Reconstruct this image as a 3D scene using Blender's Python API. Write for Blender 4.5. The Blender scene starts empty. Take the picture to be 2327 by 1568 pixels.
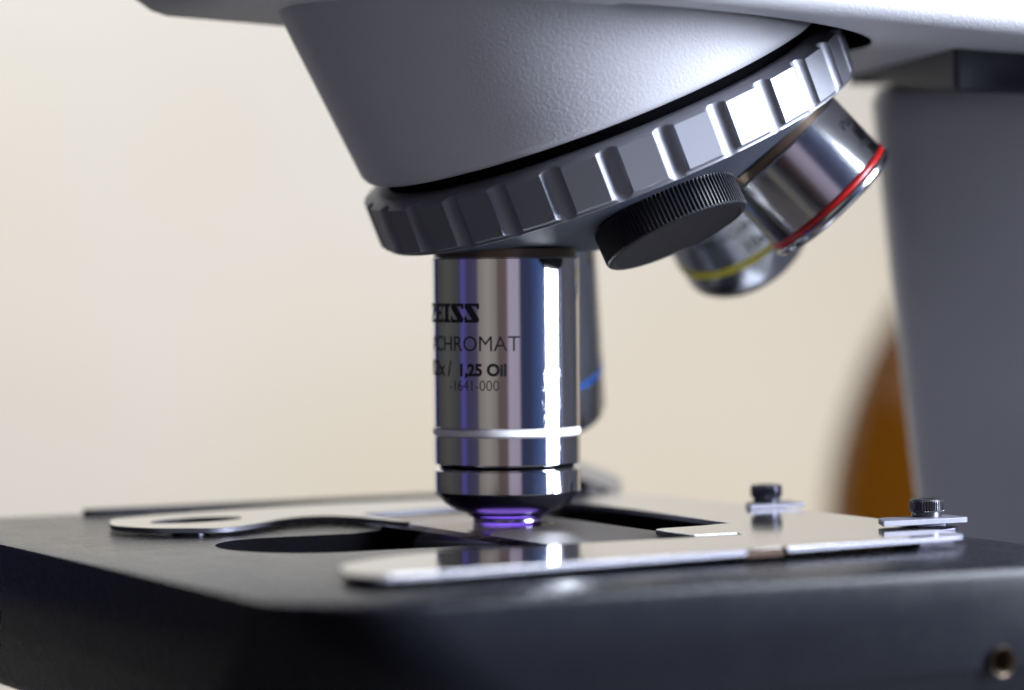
import bpy, bmesh, math
import numpy as np
from mathutils import Matrix, Vector

# ---------------------------------------------------------------- camera, world, lights
# 1 Blender unit = 1 cm
sc = bpy.context.scene
sc.unit_settings.system = 'METRIC'
sc.unit_settings.scale_length = 0.01
R = math.radians

cd = bpy.data.cameras.new('camera')
cam = bpy.data.objects.new('camera', cd)
sc.collection.objects.link(cam)
sc.camera = cam
cd.sensor_width = 36
cd.lens = 36 * 7700 / 2327
cd.clip_start = 1
cd.clip_end = 1000
CAMLOC = Vector((0.10, -55.7, 4.48))
cam.matrix_world = Matrix.Translation(CAMLOC) @ Matrix.Rotation(R(90 - 1.5), 4, 'X') @ Matrix.Rotation(R(-0.55), 4, 'Z')
cd.dof.use_dof = True
cd.dof.focus_distance = 53.4
cd.dof.aperture_fstop = 0.086
cd.dof.aperture_blades = 0

sc.view_settings.view_transform = 'Standard'
sc.view_settings.look = 'None'
sc.view_settings.exposure = 0
sc.view_settings.gamma = 1
sc.view_settings.use_curve_mapping = False
sc.render.engine = 'CYCLES'
sc.cycles.use_denoising = True
sc.cycles.max_bounces = 8
sc.cycles.sample_clamp_indirect = 8

# world: a dim room, its tones changing round the compass
world = bpy.data.worlds.new('World')
sc.world = world
world.use_nodes = True
wn = world.node_tree
wn.nodes.clear()
def N(t, typ, **kw):
    n = t.nodes.new(typ)
    for k, v in kw.items(): setattr(n, k, v)
    return n
tc = N(wn, 'ShaderNodeTexCoord'); sp = N(wn, 'ShaderNodeSeparateXYZ')
at = N(wn, 'ShaderNodeMath', operation='ARCTAN2')
neg = N(wn, 'ShaderNodeMath', operation='MULTIPLY'); neg.inputs[1].default_value = -1
mr = N(wn, 'ShaderNodeMapRange')
mr.inputs['From Min'].default_value = -math.pi; mr.inputs['From Max'].default_value = math.pi
ramp = N(wn, 'ShaderNodeValToRGB')
bg = N(wn, 'ShaderNodeBackground'); wo = N(wn, 'ShaderNodeOutputWorld')
wn.links.new(tc.outputs['Generated'], sp.inputs[0])
wn.links.new(sp.outputs['X'], at.inputs[0])
wn.links.new(sp.outputs['Y'], neg.inputs[0]); wn.links.new(neg.outputs[0], at.inputs[1])
wn.links.new(at.outputs[0], mr.inputs['Value'])
wn.links.new(mr.outputs[0], ramp.inputs[0]); wn.links.new(ramp.outputs[0], bg.inputs['Color'])
wn.links.new(bg.outputs[0], wo.inputs['Surface'])
bg.inputs['Strength'].default_value = 1.0
# the room is darker towards the floor and, a little, towards the ceiling
el = N(wn, 'ShaderNodeValToRGB'); em = N(wn, 'ShaderNodeMapRange')
em.inputs['From Min'].default_value = -1; em.inputs['From Max'].default_value = 1
wn.links.new(sp.outputs['Z'], em.inputs['Value']); wn.links.new(em.outputs[0], el.inputs[0]); wn.links.new(el.outputs[0], bg.inputs['Strength'])
ee = el.color_ramp.elements
ee[0].position = 0; ee[0].color = (.06, .06, .06, 1); ee[1].position = 1; ee[1].color = (.7, .7, .7, 1)
for p_, v_ in ((.28, .08), (.42, .7), (.48, 1.0), (.62, 1.0), (.72, .75)):
    e_ = ee.new(p_); e_.color = (v_, v_, v_, 1)
# (azimuth in degrees clockwise from the camera's side, positive to the right, colour)
TONES = [(-180, (.02, .03, .12)), (-137, (.015, .02, .10)), (-132, (.05, .05, .055)), (-104, (.085, .085, .08)),
         (-84, (.06, .06, .065)), (-77, (.05, .05, .08)), (-72, (.09, .08, .30)), (-66, (.07, .065, .22)), (-62, (.05, .045, .10)), (-46, (.07, .06, .11)),
         (-42, (.22, .20, .19)), (-28, (.30, .28, .27)), (-15, (.22, .20, .19)), (-11, (.12, .09, .09)), (1, (.13, .09, .10)), (5, (.38, .34, .45)), (20, (.36, .32, .42)),
         (24, (.035, .04, .09)), (38, (.035, .045, .10)), (47, (.045, .075, .20)), (58, (.07, .12, .30)), (98, (.12, .14, .25)), (112, (.07, .07, .09)), (150, (.09, .09, .13)), (164, (.30, .30, .34)), (180, (.03, .04, .12))]
els = ramp.color_ramp.elements
els[0].position = 0; els[0].color = (*TONES[0][1], 1)
els[1].position = 1; els[1].color = (*TONES[-1][1], 1)
for a, c in TONES[1:-1]:
    e = els.new((a + 180) / 360); e.color = (*c, 1)

def area(name, loc, target, sx, sy, power, col):
    l = bpy.data.lights.new(name, 'AREA'); l.shape = 'RECTANGLE'
    l.size = sx; l.size_y = sy; l.energy = power; l.color = col
    o = bpy.data.objects.new(name, l); sc.collection.objects.link(o)
    o.location = loc
    o.rotation_euler = (Vector(target) - Vector(loc)).to_track_quat('-Z', 'Y').to_euler()
    return o
# window to the right of the microscope, a little towards the camera
wl = area('window_light', (116, -27, 38), (0, 0, 6), 52, 98, 78000, (.80, .87, 1.0))
wl.data.spread = R(50)        # narrow cone keeps its light off the wall
w2 = area('added_upper_light', (98, -30, 112), (0, 0, 6), 58, 60, 46000, (.84, .90, 1.0))  # unseen lamp added higher up to share the key light
w2.data.spread = R(50)
# unseen lamps added to light the wall behind
area('wall_light', (-55, 40, 75), (-5, 112, 25), 70, 60, 66000, (.985, .995, 1.0)).data.spread = R(120)
area('low_wall_light', (35, 45, -55), (15, 112, -5), 50, 30, 24000, (1.0, .80, .50)).data.spread = R(140)

# ---------------------------------------------------------------- materials
def mat(name, base, rough=.5, metal=0., bump=None, coat=0., spec=.5, mottled=None, fn=None):
    m = bpy.data.materials.new(name); m.use_nodes = True
    t = m.node_tree; b = t.nodes['Principled BSDF']
    b.inputs['Base Color'].default_value = (*base, 1)
    b.inputs['Roughness'].default_value = rough
    b.inputs['Metallic'].default_value = metal
    b.inputs['Coat Weight'].default_value = coat
    b.inputs['Specular IOR Level'].default_value = spec
    co = N(t, 'ShaderNodeTexCoord')
    if mottled:
        sc_, amt = mottled
        nz = N(t, 'ShaderNodeTexNoise'); nz.inputs['Scale'].default_value = sc_; nz.inputs['Detail'].default_value = 5
        t.links.new(co.outputs['Object'], nz.inputs['Vector'])
        r = N(t, 'ShaderNodeMapRange'); r.inputs['To Min'].default_value = max(.02, rough - amt); r.inputs['To Max'].default_value = rough + amt
        t.links.new(nz.outputs['Fac'], r.inputs['Value']); t.links.new(r.outputs[0], b.inputs['Roughness'])
    if bump:
        sc_, st, dist = bump
        nz = N(t, 'ShaderNodeTexNoise'); nz.inputs['Scale'].default_value = sc_; nz.inputs['Detail'].default_value = 3
        t.links.new(co.outputs['Object'], nz.inputs['Vector'])
        bp = N(t, 'ShaderNodeBump'); bp.inputs['Strength'].default_value = st; bp.inputs['Distance'].default_value = dist
        t.links.new(nz.outputs['Fac'], bp.inputs['Height']); t.links.new(bp.outputs[0], b.inputs['Normal'])
    if fn: fn(t, b, co)
    return m

def smears(t, b, co):
    # small smears of dried oil low on the barrel (local z runs down the barrel)
    nz = N(t, 'ShaderNodeTexNoise'); nz.inputs['Scale'].default_value = 5.5; nz.inputs['Detail'].default_value = 6; nz.inputs['Roughness'].default_value = .7
    t.links.new(co.outputs['Object'], nz.inputs['Vector'])
    r = N(t, 'ShaderNodeMapRange'); r.inputs['From Min'].default_value = .56; r.inputs['From Max'].default_value = .66
    t.links.new(nz.outputs['Fac'], r.inputs['Value'])
    s = N(t, 'ShaderNodeSeparateXYZ'); t.links.new(co.outputs['Object'], s.inputs[0])
    g = N(t, 'ShaderNodeMapRange'); g.inputs['From Min'].default_value = 8.1; g.inputs['From Max'].default_value = 8.6
    t.links.new(s.outputs['Z'], g.inputs['Value'])
    mu = N(t, 'ShaderNodeMath', operation='MULTIPLY'); t.links.new(r.outputs[0], mu.inputs[0]); t.links.new(g.outputs[0], mu.inputs[1])
    n2 = N(t, 'ShaderNodeTexNoise'); n2.inputs['Scale'].default_value = 22
    t.links.new(co.outputs['Object'], n2.inputs['Vector'])
    m2 = N(t, 'ShaderNodeMath', operation='MULTIPLY'); t.links.new(mu.outputs[0], m2.inputs[0]); t.links.new(n2.outputs['Fac'], m2.inputs[1])
    dt = N(t, 'ShaderNodeVectorMath', operation='DOT_PRODUCT'); dt.inputs[1].default_value = (math.cos(R(38)), -math.sin(R(38)), 0)
    t.links.new(co.outputs['Object'], dt.inputs[0])
    dr = N(t, 'ShaderNodeMapRange'); dr.inputs['From Min'].default_value = 1.10; dr.inputs['From Max'].default_value = 1.17
    t.links.new(dt.outputs['Value'], dr.inputs['Value'])
    m3 = N(t, 'ShaderNodeMath', operation='MULTIPLY'); t.links.new(m2.outputs[0], m3.inputs[0]); t.links.new(dr.outputs[0], m3.inputs[1])
    bp = N(t, 'ShaderNodeBump'); bp.inputs['Strength'].default_value = .15; bp.inputs['Distance'].default_value = .006
    t.links.new(m3.outputs[0], bp.inputs['Height']); t.links.new(bp.outputs[0], b.inputs['Normal'])

M = {}
M['paint'] = mat('light_grey_enamel', (.56, .56, .60), .5, 0, bump=(20, .42, .02), spec=.5)
M['dark_paint'] = mat('dark_grey_enamel', (.03, .033, .042), .5, 0, bump=(14, .3, .02))
M['column'] = mat('column_grey_enamel', (.42, .42, .47), .32, 0, bump=(14, .3, .02))
M['anodised'] = mat('satin_anodised_aluminium', (.27, .275, .31), .5, .75, bump=(60, .15, .004))
M['cone'] = mat('grey_turret_metal', (.04, .048, .07), .5, 0, bump=(40, .15, .004), spec=.35)
M['black'] = mat('black_gap_shade', (.004, .004, .005), .8, spec=0.)  # shade inside gaps and cut openings, put into the colour
M['chrome'] = mat('polished_steel', (.78, .77, .78), .07, 1, mottled=(3, .015))
M['chrome_oil'] = mat('polished_steel_with_oil', (.78, .77, .78), .075, 1, mottled=(3, .015), fn=smears)
M['brushed'] = mat('brushed_steel', (.70, .70, .72), .15, 1, mottled=(4, .03))
M['dark_steel'] = mat('blackened_steel', (.05, .05, .07), .22, .8)
M['collar'] = mat('bronze_collar', (.16, .12, .09), .35, .8)
M['chrome_rear'] = mat('satin_steel', (.72, .75, .80), .2, 1)
M['ink'] = mat('black_engraving', (.006, .006, .01), .5)
M['brown'] = mat('dark_brown_notch_fill', (.05, .028, .018), .7, spec=.2)
M['white'] = mat('white_enamel_band', (.9, .89, .91), .35)
M['red'] = mat('red_enamel_band', (.34, .006, .008), .3)
M['yellow'] = mat('yellow_enamel_band', (.55, .46, .02), .35)
M['blue'] = mat('blue_enamel_band', (.03, .14, .55), .35)
M['plastic'] = mat('black_plastic', (.009, .01, .014), .42, 0, spec=.35)
M['stage'] = mat('black_stage_paint', (.009, .0095, .013), .27, 0, bump=(26, .09, .005), mottled=(1.8, .06), spec=.22)
M['plate'] = mat('stainless_plate', (.60, .59, .57), .09, 1, bump=(3, .02, .01), mottled=(1.5, .03))
M['plate_edge'] = mat('dimmed_steel_edge', (.15, .15, .18), .55, .7)  # side faces coloured darker than the plate to hold down window glare
M['knob'] = mat('knurled_steel', (.13, .13, .145), .3, 1)
def mottle(t, b, co):
    # uneven, slightly stained wall paint
    nz = N(t, 'ShaderNodeTexNoise'); nz.inputs['Scale'].default_value = .045; nz.inputs['Detail'].default_value = 2
    t.links.new(co.outputs['Object'], nz.inputs['Vector'])
    cr = N(t, 'ShaderNodeValToRGB'); cr.color_ramp.elements[0].position = .35; cr.color_ramp.elements[1].position = .65
    cr.color_ramp.elements[0].color = (.76, .735, .665, 1); cr.color_ramp.elements[1].color = (.78, .775, .745, 1)
    t.links.new(nz.outputs['Fac'], cr.inputs[0]); t.links.new(cr.outputs[0], b.inputs['Base Color'])
M['wall'] = mat('cream_wall_paint', (.78, .75, .69), .9, 0, spec=.1, fn=mottle)
M['table'] = mat('dark_bench_top', (.05, .045, .04), .6)
M['lens'] = mat('violet_glow_lens_mount', (.46, .40, .72), .16, 1)  # violet glow at the lens tip put into the base colour

gm = bpy.data.materials.new('glass_slide_glass'); gm.use_nodes = True
t = gm.node_tree; t.nodes.clear()
fo = N(t, 'ShaderNodeOutputMaterial'); fr = N(t, 'ShaderNodeFresnel'); fr.inputs['IOR'].default_value = 1.25
tr = N(t, 'ShaderNodeBsdfTransparent'); tr.inputs['Color'].default_value = (.80, .80, .84, 1)
gl = N(t, 'ShaderNodeBsdfGlossy'); gl.inputs['Roughness'].default_value = .10; gl.inputs['Color'].default_value = (.80, .76, .72, 1)
mx = N(t, 'ShaderNodeMixShader')
t.links.new(fr.outputs[0], mx.inputs[0]); t.links.new(tr.outputs[0], mx.inputs[1]); t.links.new(gl.outputs[0], mx.inputs[2])
t.links.new(mx.outputs[0], fo.inputs[0])
M['slide'] = gm

am = bpy.data.materials.new('amber_glass'); am.use_nodes = True
b = am.node_tree.nodes['Principled BSDF']
b.inputs['Base Color'].default_value = (.17, .068, .004, 1); b.inputs['Roughness'].default_value = .05
b.inputs['Transmission Weight'].default_value = 1; b.inputs['IOR'].default_value = 1.2
M['amber'] = am

lm = bpy.data.materials.new('violet_lamp_glow'); lm.use_nodes = True
b = lm.node_tree.nodes['Principled BSDF']
b.inputs['Base Color'].default_value = (.1, .05, .3, 1)
b.inputs['Emission Color'].default_value = (.42, .22, 1.0, 1); b.inputs['Emission Strength'].default_value = 5
M['lamp'] = lm

# ---------------------------------------------------------------- helpers
YAW = R(27)
def link(o): sc.collection.objects.link(o); return o
def sharp(me, ang=35):
    for p in me.polygons: p.use_smooth = True
    me.set_sharp_from_angle(angle=R(ang))
def obj(name, bm, material, parent=None, mw=None, ang=35, bevel=None, label=None):
    bmesh.ops.recalc_face_normals(bm, faces=bm.faces)
    me = bpy.data.meshes.new(name); bm.to_mesh(me); bm.free()
    sharp(me, ang)
    me.materials.append(material)
    o = link(bpy.data.objects.new(name, me))
    if parent: o.parent = parent
    if mw is not None: o.matrix_local = mw
    if bevel:
        md = o.modifiers.new('bevel', 'BEVEL'); md.width = bevel; md.segments = 3; md.limit_method = 'ANGLE'; md.angle_limit = R(50)
        md.harden_normals = False
    if label: o['label'] = label
    return o
def tag(o, label, cat, group=None):
    o['label'] = label; o['category'] = cat
    if group: o['group'] = group
def empty(name, parent=None, mw=None):
    o = link(bpy.data.objects.new(name, None))
    if parent: o.parent = parent
    if mw is not None: o.matrix_local = mw
    return o

def loops(rings, cap0=True, cap1=True):
    """closed surface through rings of equal point count"""
    bm = bmesh.new(); V = [[bm.verts.new(p) for p in r] for r in rings]
    n = len(V[0])
    for a, b_ in zip(V, V[1:]):
        for i in range(n):
            bm.faces.new((a[i], a[(i + 1) % n], b_[(i + 1) % n], b_[i]))
    if cap0: bm.faces.new(V[0][::-1])
    if cap1: bm.faces.new(V[-1])
    return bm
def lathe(prof, seg=128, cap0=True, cap1=True):
    """prof: (radius, height) pairs round local z"""
    return loops([[(r * math.cos(2 * math.pi * i / seg), r * math.sin(2 * math.pi * i / seg), z) for i in range(seg)] for r, z in prof], cap0, cap1)
def prism(poly, z0, z1):
    return loops([[(x, y, z0) for x, y in poly], [(x, y, z1) for x, y in poly]])
def box(x0, x1, y0, y1, z0, z1): return prism([(x0, y0), (x1, y0), (x1, y1), (x0, y1)], z0, z1)
def smooth_poly(pts, rad, n=6):
    """round every corner of a polygon; rad one number or one per corner"""
    out = []; k = len(pts)
    if not hasattr(rad, '__len__'): rad = [rad] * k
    for i in range(k):
        p = Vector(pts[i]); a = Vector(pts[i - 1]) - p; c = Vector(pts[(i + 1) % k]) - p
        r = min(rad[i], a.length * .49, c.length * .49)
        if r < 1e-4: out.append(tuple(p)); continue
        p0 = p + a.normalized() * r; p1 = p + c.normalized() * r
        for j in range(n + 1):
            s = j / n; q = p0 * (1 - s) ** 2 + p * 2 * s * (1 - s) + p1 * s * s
            out.append((q.x, q.y))
    return out
def boolean_cut(o, cutter):
    md = o.modifiers.new('cut', 'BOOLEAN'); md.operation = 'DIFFERENCE'; md.object = cutter; md.solver = 'EXACT'; md.material_mode = 'TRANSFER'
    bpy.context.view_layer.update()
    dg = bpy.context.evaluated_depsgraph_get()
    me = bpy.data.meshes.new_from_object(o.evaluated_get(dg))
    old = o.data; o.modifiers.clear(); o.data = me; bpy.data.meshes.remove(old)
    sharp(me, 30)
    bpy.data.objects.remove(cutter)

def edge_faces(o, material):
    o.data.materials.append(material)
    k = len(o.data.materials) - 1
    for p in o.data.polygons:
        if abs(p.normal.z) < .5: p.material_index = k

# ---------------------------------------------------------------- setting
wall = obj('wall', box(-76, 76, 112, 116, -40, 90), M['wall']); wall['kind'] = 'structure'
tb = obj('table_top', box(-60, 80, -20, 75, -19, -16.5), M['table']); tb['kind'] = 'structure'

# ---------------------------------------------------------------- microscope
mic = empty('microscope', None, Matrix.Rotation(YAW, 4, 'Z'))
tag(mic, 'grey laboratory microscope with a silver turret of lenses over a black stage', 'microscope')

# arm (head bar), column
def zund(x): return 8.3 - .058 * x
def bar_ring(x, grow=0.):
    # cross-section of the head bar in the y-z plane at x, rounded lower corners
    zu = zund(x); y0, y1, top = -5.45 + grow, 4.35 - grow, zu + 6
    pts = []
    for a in range(0, 91, 15):
        pts.append((y0 + .35 - .35 * math.cos(R(a)), zu + grow + .35 - .35 * math.sin(R(a))))
    for a in range(0, 91, 15):
        pts.append((y1 - .7 + .7 * math.sin(R(a)), zu + grow + .55 - .55 * math.cos(R(a))))
    pts += [(y1, top), (y0, top)]
    return [(x, y, z) for y, z in pts]
xs = [(-5.5, 1.0), (-5.42, .72), (-5.25, .42), (-5.0, .2), (-4.7, .06), (-4.4, 0), (0, 0), (5, 0), (10, 0), (17, 0)]
arm = obj('arm', loops([bar_ring(x, g) for x, g in xs]), M['paint'], mic, ang=50)
# housing that carries the turret: runs into the arm from below
t_, b_ = R(23), YAW
c23, s23 = math.cos(t_), math.sin(t_)
P0 = Vector((0, 0, 11.107))
def frame(axis, ref):
    """matrix whose z is axis, x the part of ref square to it, origin at P0 (microscope axes)"""
    z = axis.normalized(); x = (ref - z * ref.dot(z)).normalized(); y = z.cross(x)
    m = Matrix((x, y, z)).transposed().to_4x4(); m.translation = P0
    return m
nax = Vector((s23, 0, -c23)); uax = Vector((-c23, 0, -s23)); vax = Vector((0, -1, 0))
TUR = frame(nax, uax)          # local x towards the working objective (phi=0); y = z cross x
# direction of phi in local frame: u cos + v sin ; find sign of v
vs = 1 if TUR.to_3x3() @ Vector((0, 1, 0)) @ vax > 0 else -1
def tdir(phi): return (math.cos(phi), vs * math.sin(phi))

cut = obj('cutter', lathe([(4.62, 2.5), (4.62, 5.6)], 96), M['black'], mic, TUR)
boolean_cut(arm, cut)
sl = arm.data
housing = obj('turret_housing', lathe([(4.62, -1.5), (4.10, 4.06), (4.09, 4.15), (4.05, 4.225), (3.98, 4.275), (3.88, 4.295), (3.4, 4.30)], 160), M['paint'], mic, TUR, ang=40)
gap = obj('turret_bearing', lathe([(3.45, 4.2), (3.45, 4.32), (3.74, 4.33), (3.74, 4.52), (3.3, 4.54)], 96), M['black'], mic, TUR)

# column with a narrower dark block under the arm
col_poly = lambda x0: smooth_poly([(x0, -4.6), (x0 + 9, -4.6), (x0 + 9, 4.05), (x0, 4.05)], [.8, .5, .5, 2.1], 14)
column = obj('column', loops([[(x, y, z) for x, y in col_poly(x0)] for x0, z in
              [(12.3, -14), (11.2, -8), (9.88, 0), (9.36, 4), (9.03, 6.8), (8.97, 7.25), (9.1, 7.5), (9.6, 7.6)]]), M['column'], mic, ang=50)
brk = [(9.3, 3.9), (8.4, 1.4), (7.2, -2.5), (8.7, -2.75), (12, -4.2), (17, -4.2), (17, 3.9)]
obj('arm_bracket', loops([[(x, y, 7.14 + .09 * (y + 2.5)) for x, y in brk], [(x, y, zund(x) + .15) for x, y in brk]]), M['dark_paint'], mic, bevel=.12)
obj('base', loops([[(x, y, z) for x, y in smooth_poly([(-8, -8), (22, -7), (22, 7), (-8, 8)], 2.5, 8)] for z in (-16.48, -14)]), M['paint'], mic, bevel=.4)

# fluted ring of the turret: flat panels between half-round flutes
NF, PH = 28, R(62.55 - 1.7)
per = 40
def gear(th):
    """outline radius at angle th from a flute centre"""
    step = 2 * math.pi / NF
    d = (th + step / 2) % step - step / 2
    flat = 4.235 * math.cos(step / 2) / math.cos(abs(d) - step / 2)      # flat panel centred between flutes
    w, R0 = .182, 4.195
    x = R0 * math.sin(d)
    if abs(x) < w:
        g = (R0 - (math.sqrt(.20 ** 2 - x * x) - math.sqrt(.20 ** 2 - w * w)) * .80) / math.cos(d)
        return min(flat, g)
    return flat
def ring_loop(k, rmax):
    out = []
    step = 2 * math.pi / NF
    offs = []
    hw = math.asin(.182 / 4.195)
    for j in range(17): offs.append(-hw * math.cos(math.pi * j / 16))
    offs += [hw + (step - 2 * hw) * q for q in (.015, .1, .3, .5, .7, .9, .985)]
    for i in range(NF):
        for o_ in offs:
            th = i * step + o_
            r = min(gear(o_), rmax)
            cx, cy = tdir(PH + th)
            out.append((r * cx, r * cy, k))
    return out
lv = [(4.485, 3.80), (4.487, 3.93), (4.50, 3.975), (4.515, 4.02), (4.535, 4.07), (4.55, 4.115), (4.575, 4.165), (4.60, 4.3), (4.62, 4.3), (4.8, 4.3), (5.2, 4.3), (5.33, 4.3),
      (5.345, 4.20), (5.375, 4.14), (5.385, 4.125), (5.395, 4.13), (5.42, 4.13), (5.435, 4.10), (5.44, 4.04)]
ring = obj('turret_ring', loops([ring_loop(k, r) for k, r in lv]), M['anodised'], mic, TUR, ang=24)
conek = lambda r: 6.05 - .4245 * (r - 2.57)
cone = obj('turret_cone', lathe([(3.9, 5.3), (4.085, 5.36), (4.10, conek(4.1)), (4.06, conek(4.06)), (2.5, conek(2.5)), (1.4, conek(1.4)), (1.25, conek(1.3) + .02), (0.6, conek(1.3) + .03)], 200), M['cone'], mic, TUR, ang=12)

# ---- lenses on the turret
def ax(phi): return nax * c23 + (uax * math.cos(phi) + vax * math.sin(phi)) * s23
micR = Matrix.Rotation(-YAW, 3, 'Z')
tocam = micR @ Vector((0.0, -1, 0))
def lens_frame(phi):
    return frame(ax(phi), tocam)        # local z out along the lens, x towards the camera, -y to the right in the photo

def text_mesh(body, size, bold=0., shear=0.):
    cu = bpy.data.curves.new('txt', 'FONT'); cu.body = body; cu.size = size; cu.offset = bold; cu.shear = shear
    cu.resolution_u = 6; cu.fill_mode = 'FRONT'
    o = link(bpy.data.objects.new('txt', cu)); bpy.context.view_layer.update()
    me = bpy.data.meshes.new_from_object(o.evaluated_get(bpy.context.evaluated_depsgraph_get()))
    bpy.data.objects.remove(o); bpy.data.curves.remove(cu)
    bm = bmesh.new(); bm.from_mesh(me); bpy.data.meshes.remove(me)
    return bm
def poly_glyphs(glyphs, h, gap_):
    """slab-serif capitals drawn as polygons of unit height"""
    bm = bmesh.new(); x = 0
    for w, polys in glyphs:
        for pl in polys:
            bm.faces.new([bm.verts.new((x + px * h, py * h, 0)) for px, py in pl])
        x += (w + gap_) * h
    return bm
def wrap(bms, r, phi_end=None, phi_start=None, L=0., cap=None, sx=1.):
    """scale a flat text to cap height, wrap it on a cylinder of radius r; L is its baseline"""
    bm = bms
    xs_ = [v.co.x for v in bm.verts]; ys_ = [v.co.y for v in bm.verts]
    x0, x1 = min(xs_), max(xs_)
    s = cap if cap else 1
    for _ in range(3):
        long = [e for e in bm.edges if abs(e.verts[0].co.x - e.verts[1].co.x) * s * sx > .05]
        if not long: break
        bmesh.ops.subdivide_edges(bm, edges=long, cuts=1)
    bmesh.ops.triangulate(bm, faces=bm.faces)
    for v in bm.verts:
        if phi_end is not None: psi = phi_end + (v.co.x - x1) * s * sx / r
        else: psi = phi_start + (v.co.x - x0) * s * sx / r
        v.co = Vector((r * math.cos(psi), -r * math.sin(psi), L - v.co.y * s))
    return bm

def objective(phi, name_parts, label):
    fm = lens_frame(phi)
    return fm

# slab-serif letters of the maker's mark
st = .23; sb = .20
E_ = (.82, [[(0, 0), (.82, 0), (.82, .30), (.70, .30), (.70, .16), (0, .16)], [(0, .84), (.70, .84), (.70, .70), (.82, .70), (.82, 1), (0, 1)],
            [(.14, .16), (.40, .16), (.40, .84), (.14, .84)], [(.40, .43), (.60, .43), (.60, .34), (.68, .34), (.68, .66), (.60, .66), (.60, .57), (.40, .57)]])
I_ = (.56, [[(0, 0), (.56, 0), (.56, .16), (0, .16)], [(0, .84), (.56, .84), (.56, 1), (0, 1)], [(.14, .16), (.42, .16), (.42, .84), (.14, .84)]])
S_ = (.86, [[(.0, .0), (.0, .32), (.11, .32), (.15, .16), (.46, .16), (.86, .16), (.80, .0)],
            [(.04, 1.0), (.86, 1.0), (.86, .70), (.75, .70), (.71, .84), (.42, .84), (.10, .84)],
            [(.04, 1.0 - .02), (.0, .80), (.46, .16), (.62, .0), (.80, .0), (.86, .20), (.42, .84), (.20, .99)]])
Z_ = (.86, [[(0, 0), (.86, 0), (.86, .32), (.75, .32), (.71, .16), (0, .16)], [(0, .68), (.11, .68), (.15, .84), (.86, .84), (.86, 1), (0, 1)],
            [(0, .16), (.34, .16), (.86, .84), (.52, .84)]])

# 1) working lens, white band
fm = lens_frame(0) @ Matrix.Diagonal((1.008, 1.008, 1, 1))
rb = 1.2
def L_of(z): return 11.107 - z
bz = [(1.10, 4.62), (1.10, 4.455), (1.185, 4.455), (1.2, 4.44), (1.2, 1.70), (1.19, 1.685), (1.175, 1.675), (1.175, 1.565), (1.19, 1.555), (1.2, 1.545), (1.2, 1.105), (1.185, 1.085), (1.09, 1.08), (1.09, 1.005), (1.185, 1.0), (1.2, .985),
      (1.2, .635), (1.19, .62)]
lens100 = obj('objective_lens', lathe([(r, L_of(z)) for r, z in bz], 192), M['chrome_oil'], mic, fm, ang=20,
              label='upright polished lens with a white band, lowered over the glass slide')
def sub(name, bm, m, parent, ang=25, bevel=None, label=None, mw=None): return obj(name, bm, m, parent, mw, ang, bevel, label)
sub('collar', lathe([(1.10, L_of(4.62)), (1.165, L_of(4.60)), (1.165, L_of(4.465)), (1.10, L_of(4.46))], 128), M['collar'], lens100)
sub('colour_band', lathe([(1.17, L_of(1.67)), (1.204, L_of(1.66)), (1.208, L_of(1.62)), (1.204, L_of(1.575)), (1.17, L_of(1.565))], 128), M['white'], lens100, 50)
sub('groove', lathe([(1.08, L_of(1.078)), (1.093, L_of(1.076)), (1.093, L_of(1.01)), (1.08, L_of(1.008))], 96), M['black'], lens100)
sub('nose', lathe([(1.10, L_of(.63)), (1.185, L_of(.618)), (1.17, L_of(.59)), (1.02, L_of(.43)), (.86, L_of(.335)), (.72, L_of(.285)), (.62, L_of(.262)), (.5, L_of(.255))], 128), M['dark_steel'], lens100)
sub('front_lens', lathe([(.4, L_of(.30)), (.66, L_of(.262)), (.65, L_of(.235)), (.60, L_of(.212)), (.575, L_of(.20)), (.565, L_of(.165)), (.578, L_of(.15)), (.578, L_of(.13)), (.56, L_of(.108)), (.50, L_of(.098)), (.15, L_of(.097))], 96), M['lens'], lens100, 60)
rt = rb + .003
bmz = wrap(poly_glyphs([Z_, E_, I_, S_, S_], 1, .06), rt, phi_end=R(-20.5), L=L_of(3.415), cap=.312, sx=1.0)
sub('lettering', bmz, M['ink'], lens100)
def ztext(body, cap, phi_end, zbase, bold=0., sx=1.):
    # capitals of the built-in face are about .73 of the size
    return wrap(text_mesh(body, 1, bold), rt, phi_end=R(phi_end), L=L_of(zbase), cap=cap / .73, sx=sx)
sub('lettering', ztext('ACHROMAT', .258, 10.8, 2.955, -.004, .96), M['ink'], lens100)
sub('lettering', ztext('1,25 Oil', .195, 0.5, 2.56, .042, .98), M['ink'], lens100)
sub('lettering', ztext('100x /', .26, -47, 2.555, .012, .86), M['ink'], lens100)
sub('lettering', ztext('-1641-000', .178, -5.5, 2.315, -.010, .92), M['ink'], lens100)

# 2) short lens with the red band
fm4 = lens_frame(R(144))
lens4 = obj('objective_lens', lathe([(1.1, 6.5), (1.1, 6.66), (1.19, 6.66), (1.2, 6.68), (1.2, 7.78), (1.17, 7.80), (1.17, 7.90), (1.235, 7.905), (1.25, 7.94), (1.24, 8.0), (1.20, 8.05), (1.10, 8.075), (.95, 8.075), (.95, 7.98), (.5, 7.95)], 160),
            M['brushed'], mic, fm4, 20, label='short wide lens with a red band near its rim')
sub('collar', lathe([(1.1, 6.5), (1.175, 6.5), (1.175, 6.655), (1.1, 6.655)], 128), M['collar'], lens4)
sub('colour_band', lathe([(1.16, 7.785), (1.212, 7.795), (1.23, 7.83), (1.23, 7.875), (1.21, 7.90), (1.16, 7.905)], 128), M['red'], lens4, 60)
sub('lettering', wrap(text_mesh('iPlan', 1), 1.203, phi_start=R(46), L=7.16, cap=.24, sx=.95), M['ink'], lens4)
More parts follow.
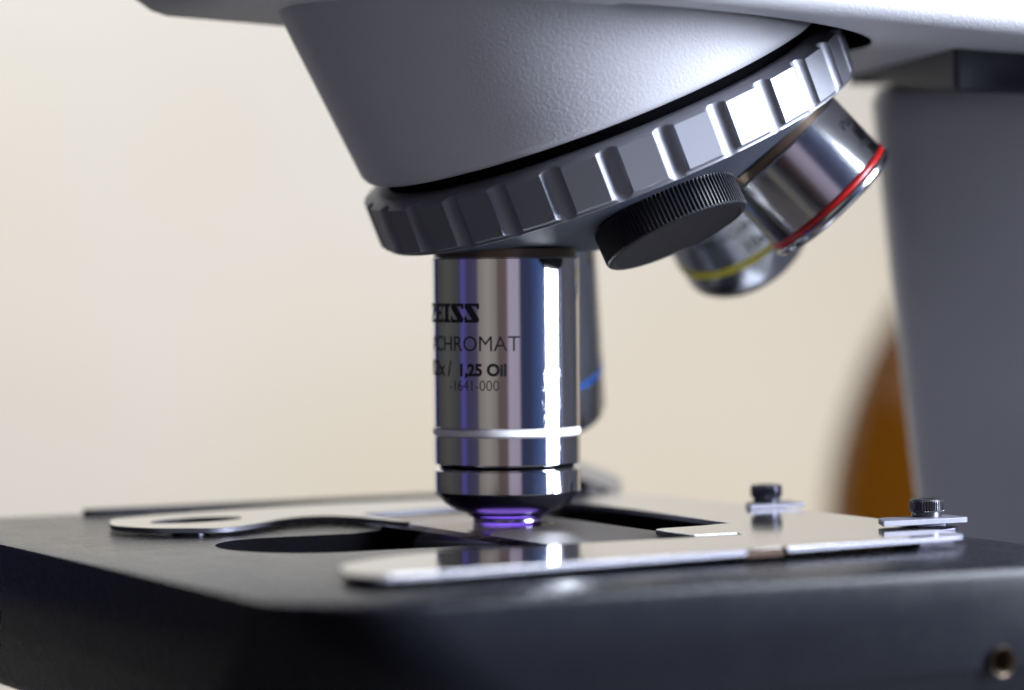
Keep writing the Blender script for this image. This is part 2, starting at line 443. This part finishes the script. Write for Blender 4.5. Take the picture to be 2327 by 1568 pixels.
sub('lettering', wrap(text_mesh('4x/0,1', 1, .02), 1.203, phi_start=R(50), L=7.62, cap=.27, sx=.95), M['ink'], lens4)

# 3) lens with the yellow band
fm10 = lens_frame(R(-144))
lens10 = obj('objective_lens', lathe([(1.1, 6.5), (1.1, 6.62), (1.2, 6.64), (1.2, 8.48), (1.18, 8.49), (1.18, 8.58), (1.2, 8.59), (1.2, 9.0), (1.17, 9.08), (1.08, 9.2), (.95, 9.27), (.8, 9.28), (.8, 9.2), (.4, 9.18)], 128),
             M['chrome_rear'], mic, fm10, 25, label='blurred lens with a yellow band, partly behind the black cap')
sub('colour_band', lathe([(1.17, 8.46), (1.208, 8.465), (1.208, 8.60), (1.17, 8.605)], 96), M['yellow'], lens10, 60)
sub('lettering', wrap(text_mesh('10x / 0,25', 1, .02), 1.203, phi_end=R(52), L=8.36, cap=.32, sx=.95), M['ink'], lens10)
sub('lettering', wrap(text_mesh('iPlan-ACHROMAT', 1), 1.203, phi_end=R(40), L=7.95, cap=.25, sx=.9), M['ink'], lens10)

# 4) long lens with the blue band
fm40 = lens_frame(R(-72))
lens40 = obj('objective_lens', lathe([(1.1, 6.5), (1.1, 6.62), (1.2, 6.64), (1.2, 9.5), (1.18, 9.51), (1.18, 9.61), (1.2, 9.62), (1.2, 10.38), (1.17, 10.47), (.72, 10.84), (.62, 10.88), (.6, 11.0), (.4, 11.0)], 128),
             M['chrome_rear'], mic, fm40, 25, label='long blurred lens with a blue band, behind the upright lens')
sub('colour_band', lathe([(1.17, 9.505), (1.206, 9.51), (1.206, 9.61), (1.17, 9.615)], 96), M['blue'], lens40, 60)

# black knurled cap on the empty seat
fmc = lens_frame(R(72))
NK = 104
def knurl(r, k, d):
    out = []
    for i in range(NK * 4):
        a = 2 * math.pi * i / (NK * 4)
        out.append(((r - (d if i % 4 in (0, 1) else 0)) * math.cos(a), (r - (d if i % 4 in (0, 1) else 0)) * math.sin(a), k))
    return out
cap_ = obj('dust_cap', loops([knurl(1.15, 6.52, 0), knurl(1.21, 6.55, .0), knurl(1.225, 6.60, .034), knurl(1.225, 7.03, .034), knurl(1.215, 7.06, .012), knurl(1.19, 7.085, 0), knurl(1.11, 7.10, 0), knurl(1.09, 7.085, 0), knurl(.6, 7.08, 0)]),
            M['plastic'], mic, fmc, 18, label='black cap with a finely ribbed edge closing the empty turret seat')

# ---- stage
def rr(grow, rad, z):
    x0, x1, y0, y1 = -8.12 + grow, 5.35 - grow, -10.3 + grow, 7.15 - grow
    out = []
    for (cx, cy, a0, r) in ((x0, y0, 180, rad), (x1, y0, 270, 1.0), (x1, y1, 0, .5), (x0, y1, 90, 1.2)):
        r = max(r - grow * .6, .1)
        px = cx + r if cx == x0 else cx - r; py = cy + r if cy == y0 else cy - r
        for j in range(13):
            a = R(a0 + 90 * j / 12); out.append((px + r * math.cos(a), py + r * math.sin(a), z))
    return out
stage = obj('stage', loops([rr(2, 3.4, -2.5), rr(.55, 3.5, -2.45), rr(.40, 3.6, -2.3), rr(.18, 3.5, -1.52), rr(.11, 3.4, -1.40), rr(.0, 1.9, -.12), rr(.012, 1.85, -.055), rr(.035, 1.8, -.015), rr(.075, 1.75, 0)]), M['stage'], mic, ang=40)
slot = []
for j in range(19):
    a = R(90 + 180 * j / 18); slot.append((-4.05 + 1.42 * math.cos(a), -1.05 + 1.57 * math.sin(a)))
slot += [(-2.3, -2.62), (3.2, -2.62), (3.6, -2.2), (3.7, 1.9), (3.3, 2.3), (-1.2, 2.3), (-1.9, .9), (-2.6, .52)]
cut = obj('cutter', prism(slot, -3, 1), M['black'], mic); boolean_cut(stage, cut)
cut = obj('cutter', lathe([(.16, -2), (.16, 0), (.215, .06), (.215, 1)], 48), M['black'], mic,
          Matrix.Translation((2.62, -9.8, -1.31)) @ Matrix.Rotation(R(90), 4, 'X'))
cut.location.y = -10.24
boolean_cut(stage, cut)
screw = sub('screw_hole', lathe([(.205, -.02), (.212, .0), (.205, .012), (.19, .0), (.15, -.12), (.13, -.5), (.05, -.5)], 48, cap0=False), M['collar'], stage, mw=Matrix.Translation((2.62, -10.27, -1.31)) @ Matrix.Rotation(R(90), 4, 'X'))
obj('stage_rail', box(-4.9, 5.1, 6.55, 6.9, -.01, .10), M['dark_paint'], mic, bevel=.02)

# condenser under the slide
cond = obj('condenser', lathe([(1.2, -3.5), (1.5, -3.3), (1.55, -.2), (1.5, -.12), (1.08, -.10), (1.05, -.3), (.3, -.3)], 96), M['dark_paint'], mic)
sub('lamp_lens', lathe([(.1, -.295), (.66, -.295), (.64, -.27), (.1, -.255)], 48), M['lamp'], cond)

# ---- slide holder: front plate with an arm under the slide's near end
hp = [(-6.05, -6.75), (-6.42, -7.75), (-6.32, -8.38), (-5.6, -8.36), (-.02, -7.68), (.0, -7.55), (.70, -7.47), (.72, -7.59), (3.6, -7.22), (4.2, -7.12), (4.26, -6.6),
      (4.35, -6.0), (4.76, -3.7), (4.72, -1.9), (4.48, 1.31), (4.2, 3.7), (3.9, 4.3), (3.3, 4.3), (2.42, 3.6), (2.46, .23), (2.30, -3.27), (1.68, -3.47), (.88, -3.57), (.68, -3.72), (.66, -4.96), (1.42, -5.0), (1.42, -5.26),
      (.5, -5.30), (-2.0, -5.30), (-3.95, -5.46), (-4.95, -5.8), (-5.8, -6.4)]
rads = [.15, .3, .3, .2, .02, .02, .02, .02, .1, .22, .1, .3, .2, .3, .3, .3, .3, .3, .3, .1, .03, .1, .1, .08, .03, .02, .02, .3, .3, .3, .3, .3]
holder = obj('slide_holder', prism(smooth_poly(hp, rads, 6), .115, .205), M['plate'], mic, ang=30, bevel=.014, label='thin polished metal plate holding the near end of the slide')
edge_faces(holder, M['plate_edge'])
sub('notch_fill', prism([(.01, -7.62), (.69, -7.54), (.69, -7.40), (.01, -7.48)], .085, .196), M['brown'], holder)  # dark brown strip added to fill the notch in the front edge
fg = [(-5.78, 3.14), (-5.93, 2.58), (-5.72, 1.99), (-5.57, 1.7), (-4.73, 1.14), (-4.35, 1.21), (-3.61, 1.79), (-3.1, 2.3), (-2.6, 2.6), (-2.14, 2.62), (-1.76, 2.01), (-1.62, .7), (-1.51, .5), (-1.5, 2.6),
      (2.2, 3.45), (3.4, 3.7), (3.2, 4.6), (1.0, 5.2), (-1.3, 5.1), (-3.0, 4.7), (-4.7, 4.3), (-5.5, 3.9)]
finger = obj('spring_finger', prism(smooth_poly(fg, .25, 6), .055, .14), M['plate'], mic, ang=30, label='curved metal finger with an oval slot pressing on the slide')
ov = [(-4.33 + .86 * math.cos(R(a)), 2.92 + .48 * math.sin(R(a)) + .14 * math.cos(R(a))) for a in range(0, 360, 12)]
cut = obj('cutter', prism(ov, -.5, 1), M['black'], mic); boolean_cut(finger, cut)
edge_faces(finger, M['plate_edge'])
md = finger.modifiers.new('bevel', 'BEVEL'); md.width = .014; md.segments = 2; md.limit_method = 'ANGLE'; md.angle_limit = R(50)
sub('pivot', lathe([(.2, -.0), (.3, .0), (.3, .054), (.2, .054)], 32), M['dark_steel'], finger, mw=Matrix.Translation((-4.9, 1.75, 0)))

def tab(x0, x1, y0, y1, z0, z1, x_s, y_s, r, h, m, mk, labels):
    tb_ = sub('tab', prism(smooth_poly([(x0, y0 + .02), (x1, y0), (x1, y1), (x0 + .3, y1)], [.02, .12, .12, .2]), z0, z1), m, holder, bevel=.02)
    nk = 40
    def kn(rad, z, d):
        return [((rad - (d if i % 4 in (0, 1) else 0)) * math.cos(2 * math.pi * i / (nk * 4)), (rad - (d if i % 4 in (0, 1) else 0)) * math.sin(2 * math.pi * i / (nk * 4)), z) for i in range(nk * 4)]
    s = sub('thumb_screw', loops([kn(r * .84, 0, 0), kn(r * .84, h * .28, 0), kn(r * .98, h * .33, .0), kn(r, h * .38, .018), kn(r, h * .86, .018), kn(r * .97, h * .94, .006), kn(r * .90, h, 0), kn(r * .55, h * 1.0, 0), kn(r * .5, h * .96, 0)]),
            mk, holder, ang=20, mw=Matrix.Translation((x_s, y_s, z1)), label=labels)
    return s
tab(3.62, 5.22, -5.72, -5.05, .245, .33, 4.72, -5.25, .275, .275, M['plate_edge'], M['knob'], 'bright knurled thumb screw at the right end')
obj('holder_mount', prism(smooth_poly([(4.3, -5.6), (5.22, -5.45), (5.28, -4.6), (4.5, -4.6)], .12), 0.0, .17), M['dark_steel'], mic, bevel=.04)
obj('holder_mount', prism(smooth_poly([(4.4, -5.35), (5.08, -5.35), (5.1, -4.8), (4.4, -4.8)], .1), .17, .245), M['dark_steel'], mic, bevel=.01)
tab(4.0, 5.1, -1.1, -.4, .21, .28, 4.52, -.75, .265, .31, M['plate_edge'], M['dark_steel'], 'dark blurred thumb screw further back')
kp = smooth_poly([(3.0, 5.2), (4.55, 4.4), (4.95, 5.2), (3.4, 6.0)], .12)
knob = obj('clamp_knob', loops([[(x, y, z - (0 if i == 0 else .24 * (x - 3.2) - .40 * (y - 5.0))) for x, y in kp] for i, z in enumerate((.0, .66))]), M['dark_steel'], mic, bevel=.03)
kp2 = smooth_poly([(2.95, 5.2), (4.55, 4.33), (5.0, 5.2), (3.4, 6.07)], .15)
sub('cap_plate', loops([[(x, y, z - .24 * (x - 3.2) + .40 * (y - 5.0)) for x, y in kp2] for z in (.662, .72)]), M['brushed'], knob, bevel=.05)
sub('pin', lathe([(.03, 0), (.13, .02), (.13, .2), (.03, .24)], 32), M['brushed'], knob, mw=Matrix.Translation((4.0, 4.45, .05)))

# ---------------------------------------------------------------- glass slide (rests on the stage)
slide = obj('glass_slide', box(-1.48, 1.22, -5.22, 2.35, .004, .094), M['slide'], None, None, ang=30, bevel=.008)
slide.rotation_euler = (0, 0, YAW)
tag(slide, 'thin glass slide lying across the stage opening under the upright lens', 'slide')

sm = mat('dark_reflection_brown', (.035, .029, .026), .45, 0, bump=(9, .1, .005), spec=.2)  # added film; the slide's dark reflection is put into its colour
obj('dark_reflection_film', prism(smooth_poly([(-1.40, -5.18), (1.18, -5.18), (1.18, 1.95), (.8, 1.7), (.72, -.2), (.45, -.85), (-.3, -1.15), (-1.0, -1.5), (-1.40, -2.1)], .25), .0925, .0965), sm, slide)

# ---------------------------------------------------------------- amber bottle far behind
bot = empty('amber_bottle', None, Matrix.Translation((0, 0, 0)))
D = 52.0
sc_f = (55.7 + D) / 7700
bx = .08 + (2200 - 1163.5) * sc_f
bot.location = (bx, D, -16.5)
def zof(y): return 4.48 + 577 * sc_f * 0 + (569 - y) * sc_f + 16.5
prof = [(1.2, 0), (4.35, 0), (4.5, .3), (4.55, 1), (4.55, zof(1190)), (4.48, zof(1110)), (4.25, zof(1020)), (3.85, zof(920)), (3.2, zof(800)), (2.5, zof(710)), (1.9, zof(640)), (1.5, zof(590)), (1.4, zof(500)), (1.4, zof(440)), (.9, zof(440))]
gb = obj('bottle_body', lathe(prof, 96), M['amber'], bot, ang=60)
obj('screw_cap', lathe([(1.2, zof(440)), (1.7, zof(438)), (1.7, zof(360)), (1.5, zof(352)), (.8, zof(352))], 64), M['plastic'], bot)
tag(bot, 'blurred amber glass bottle standing behind the grey column', 'bottle')
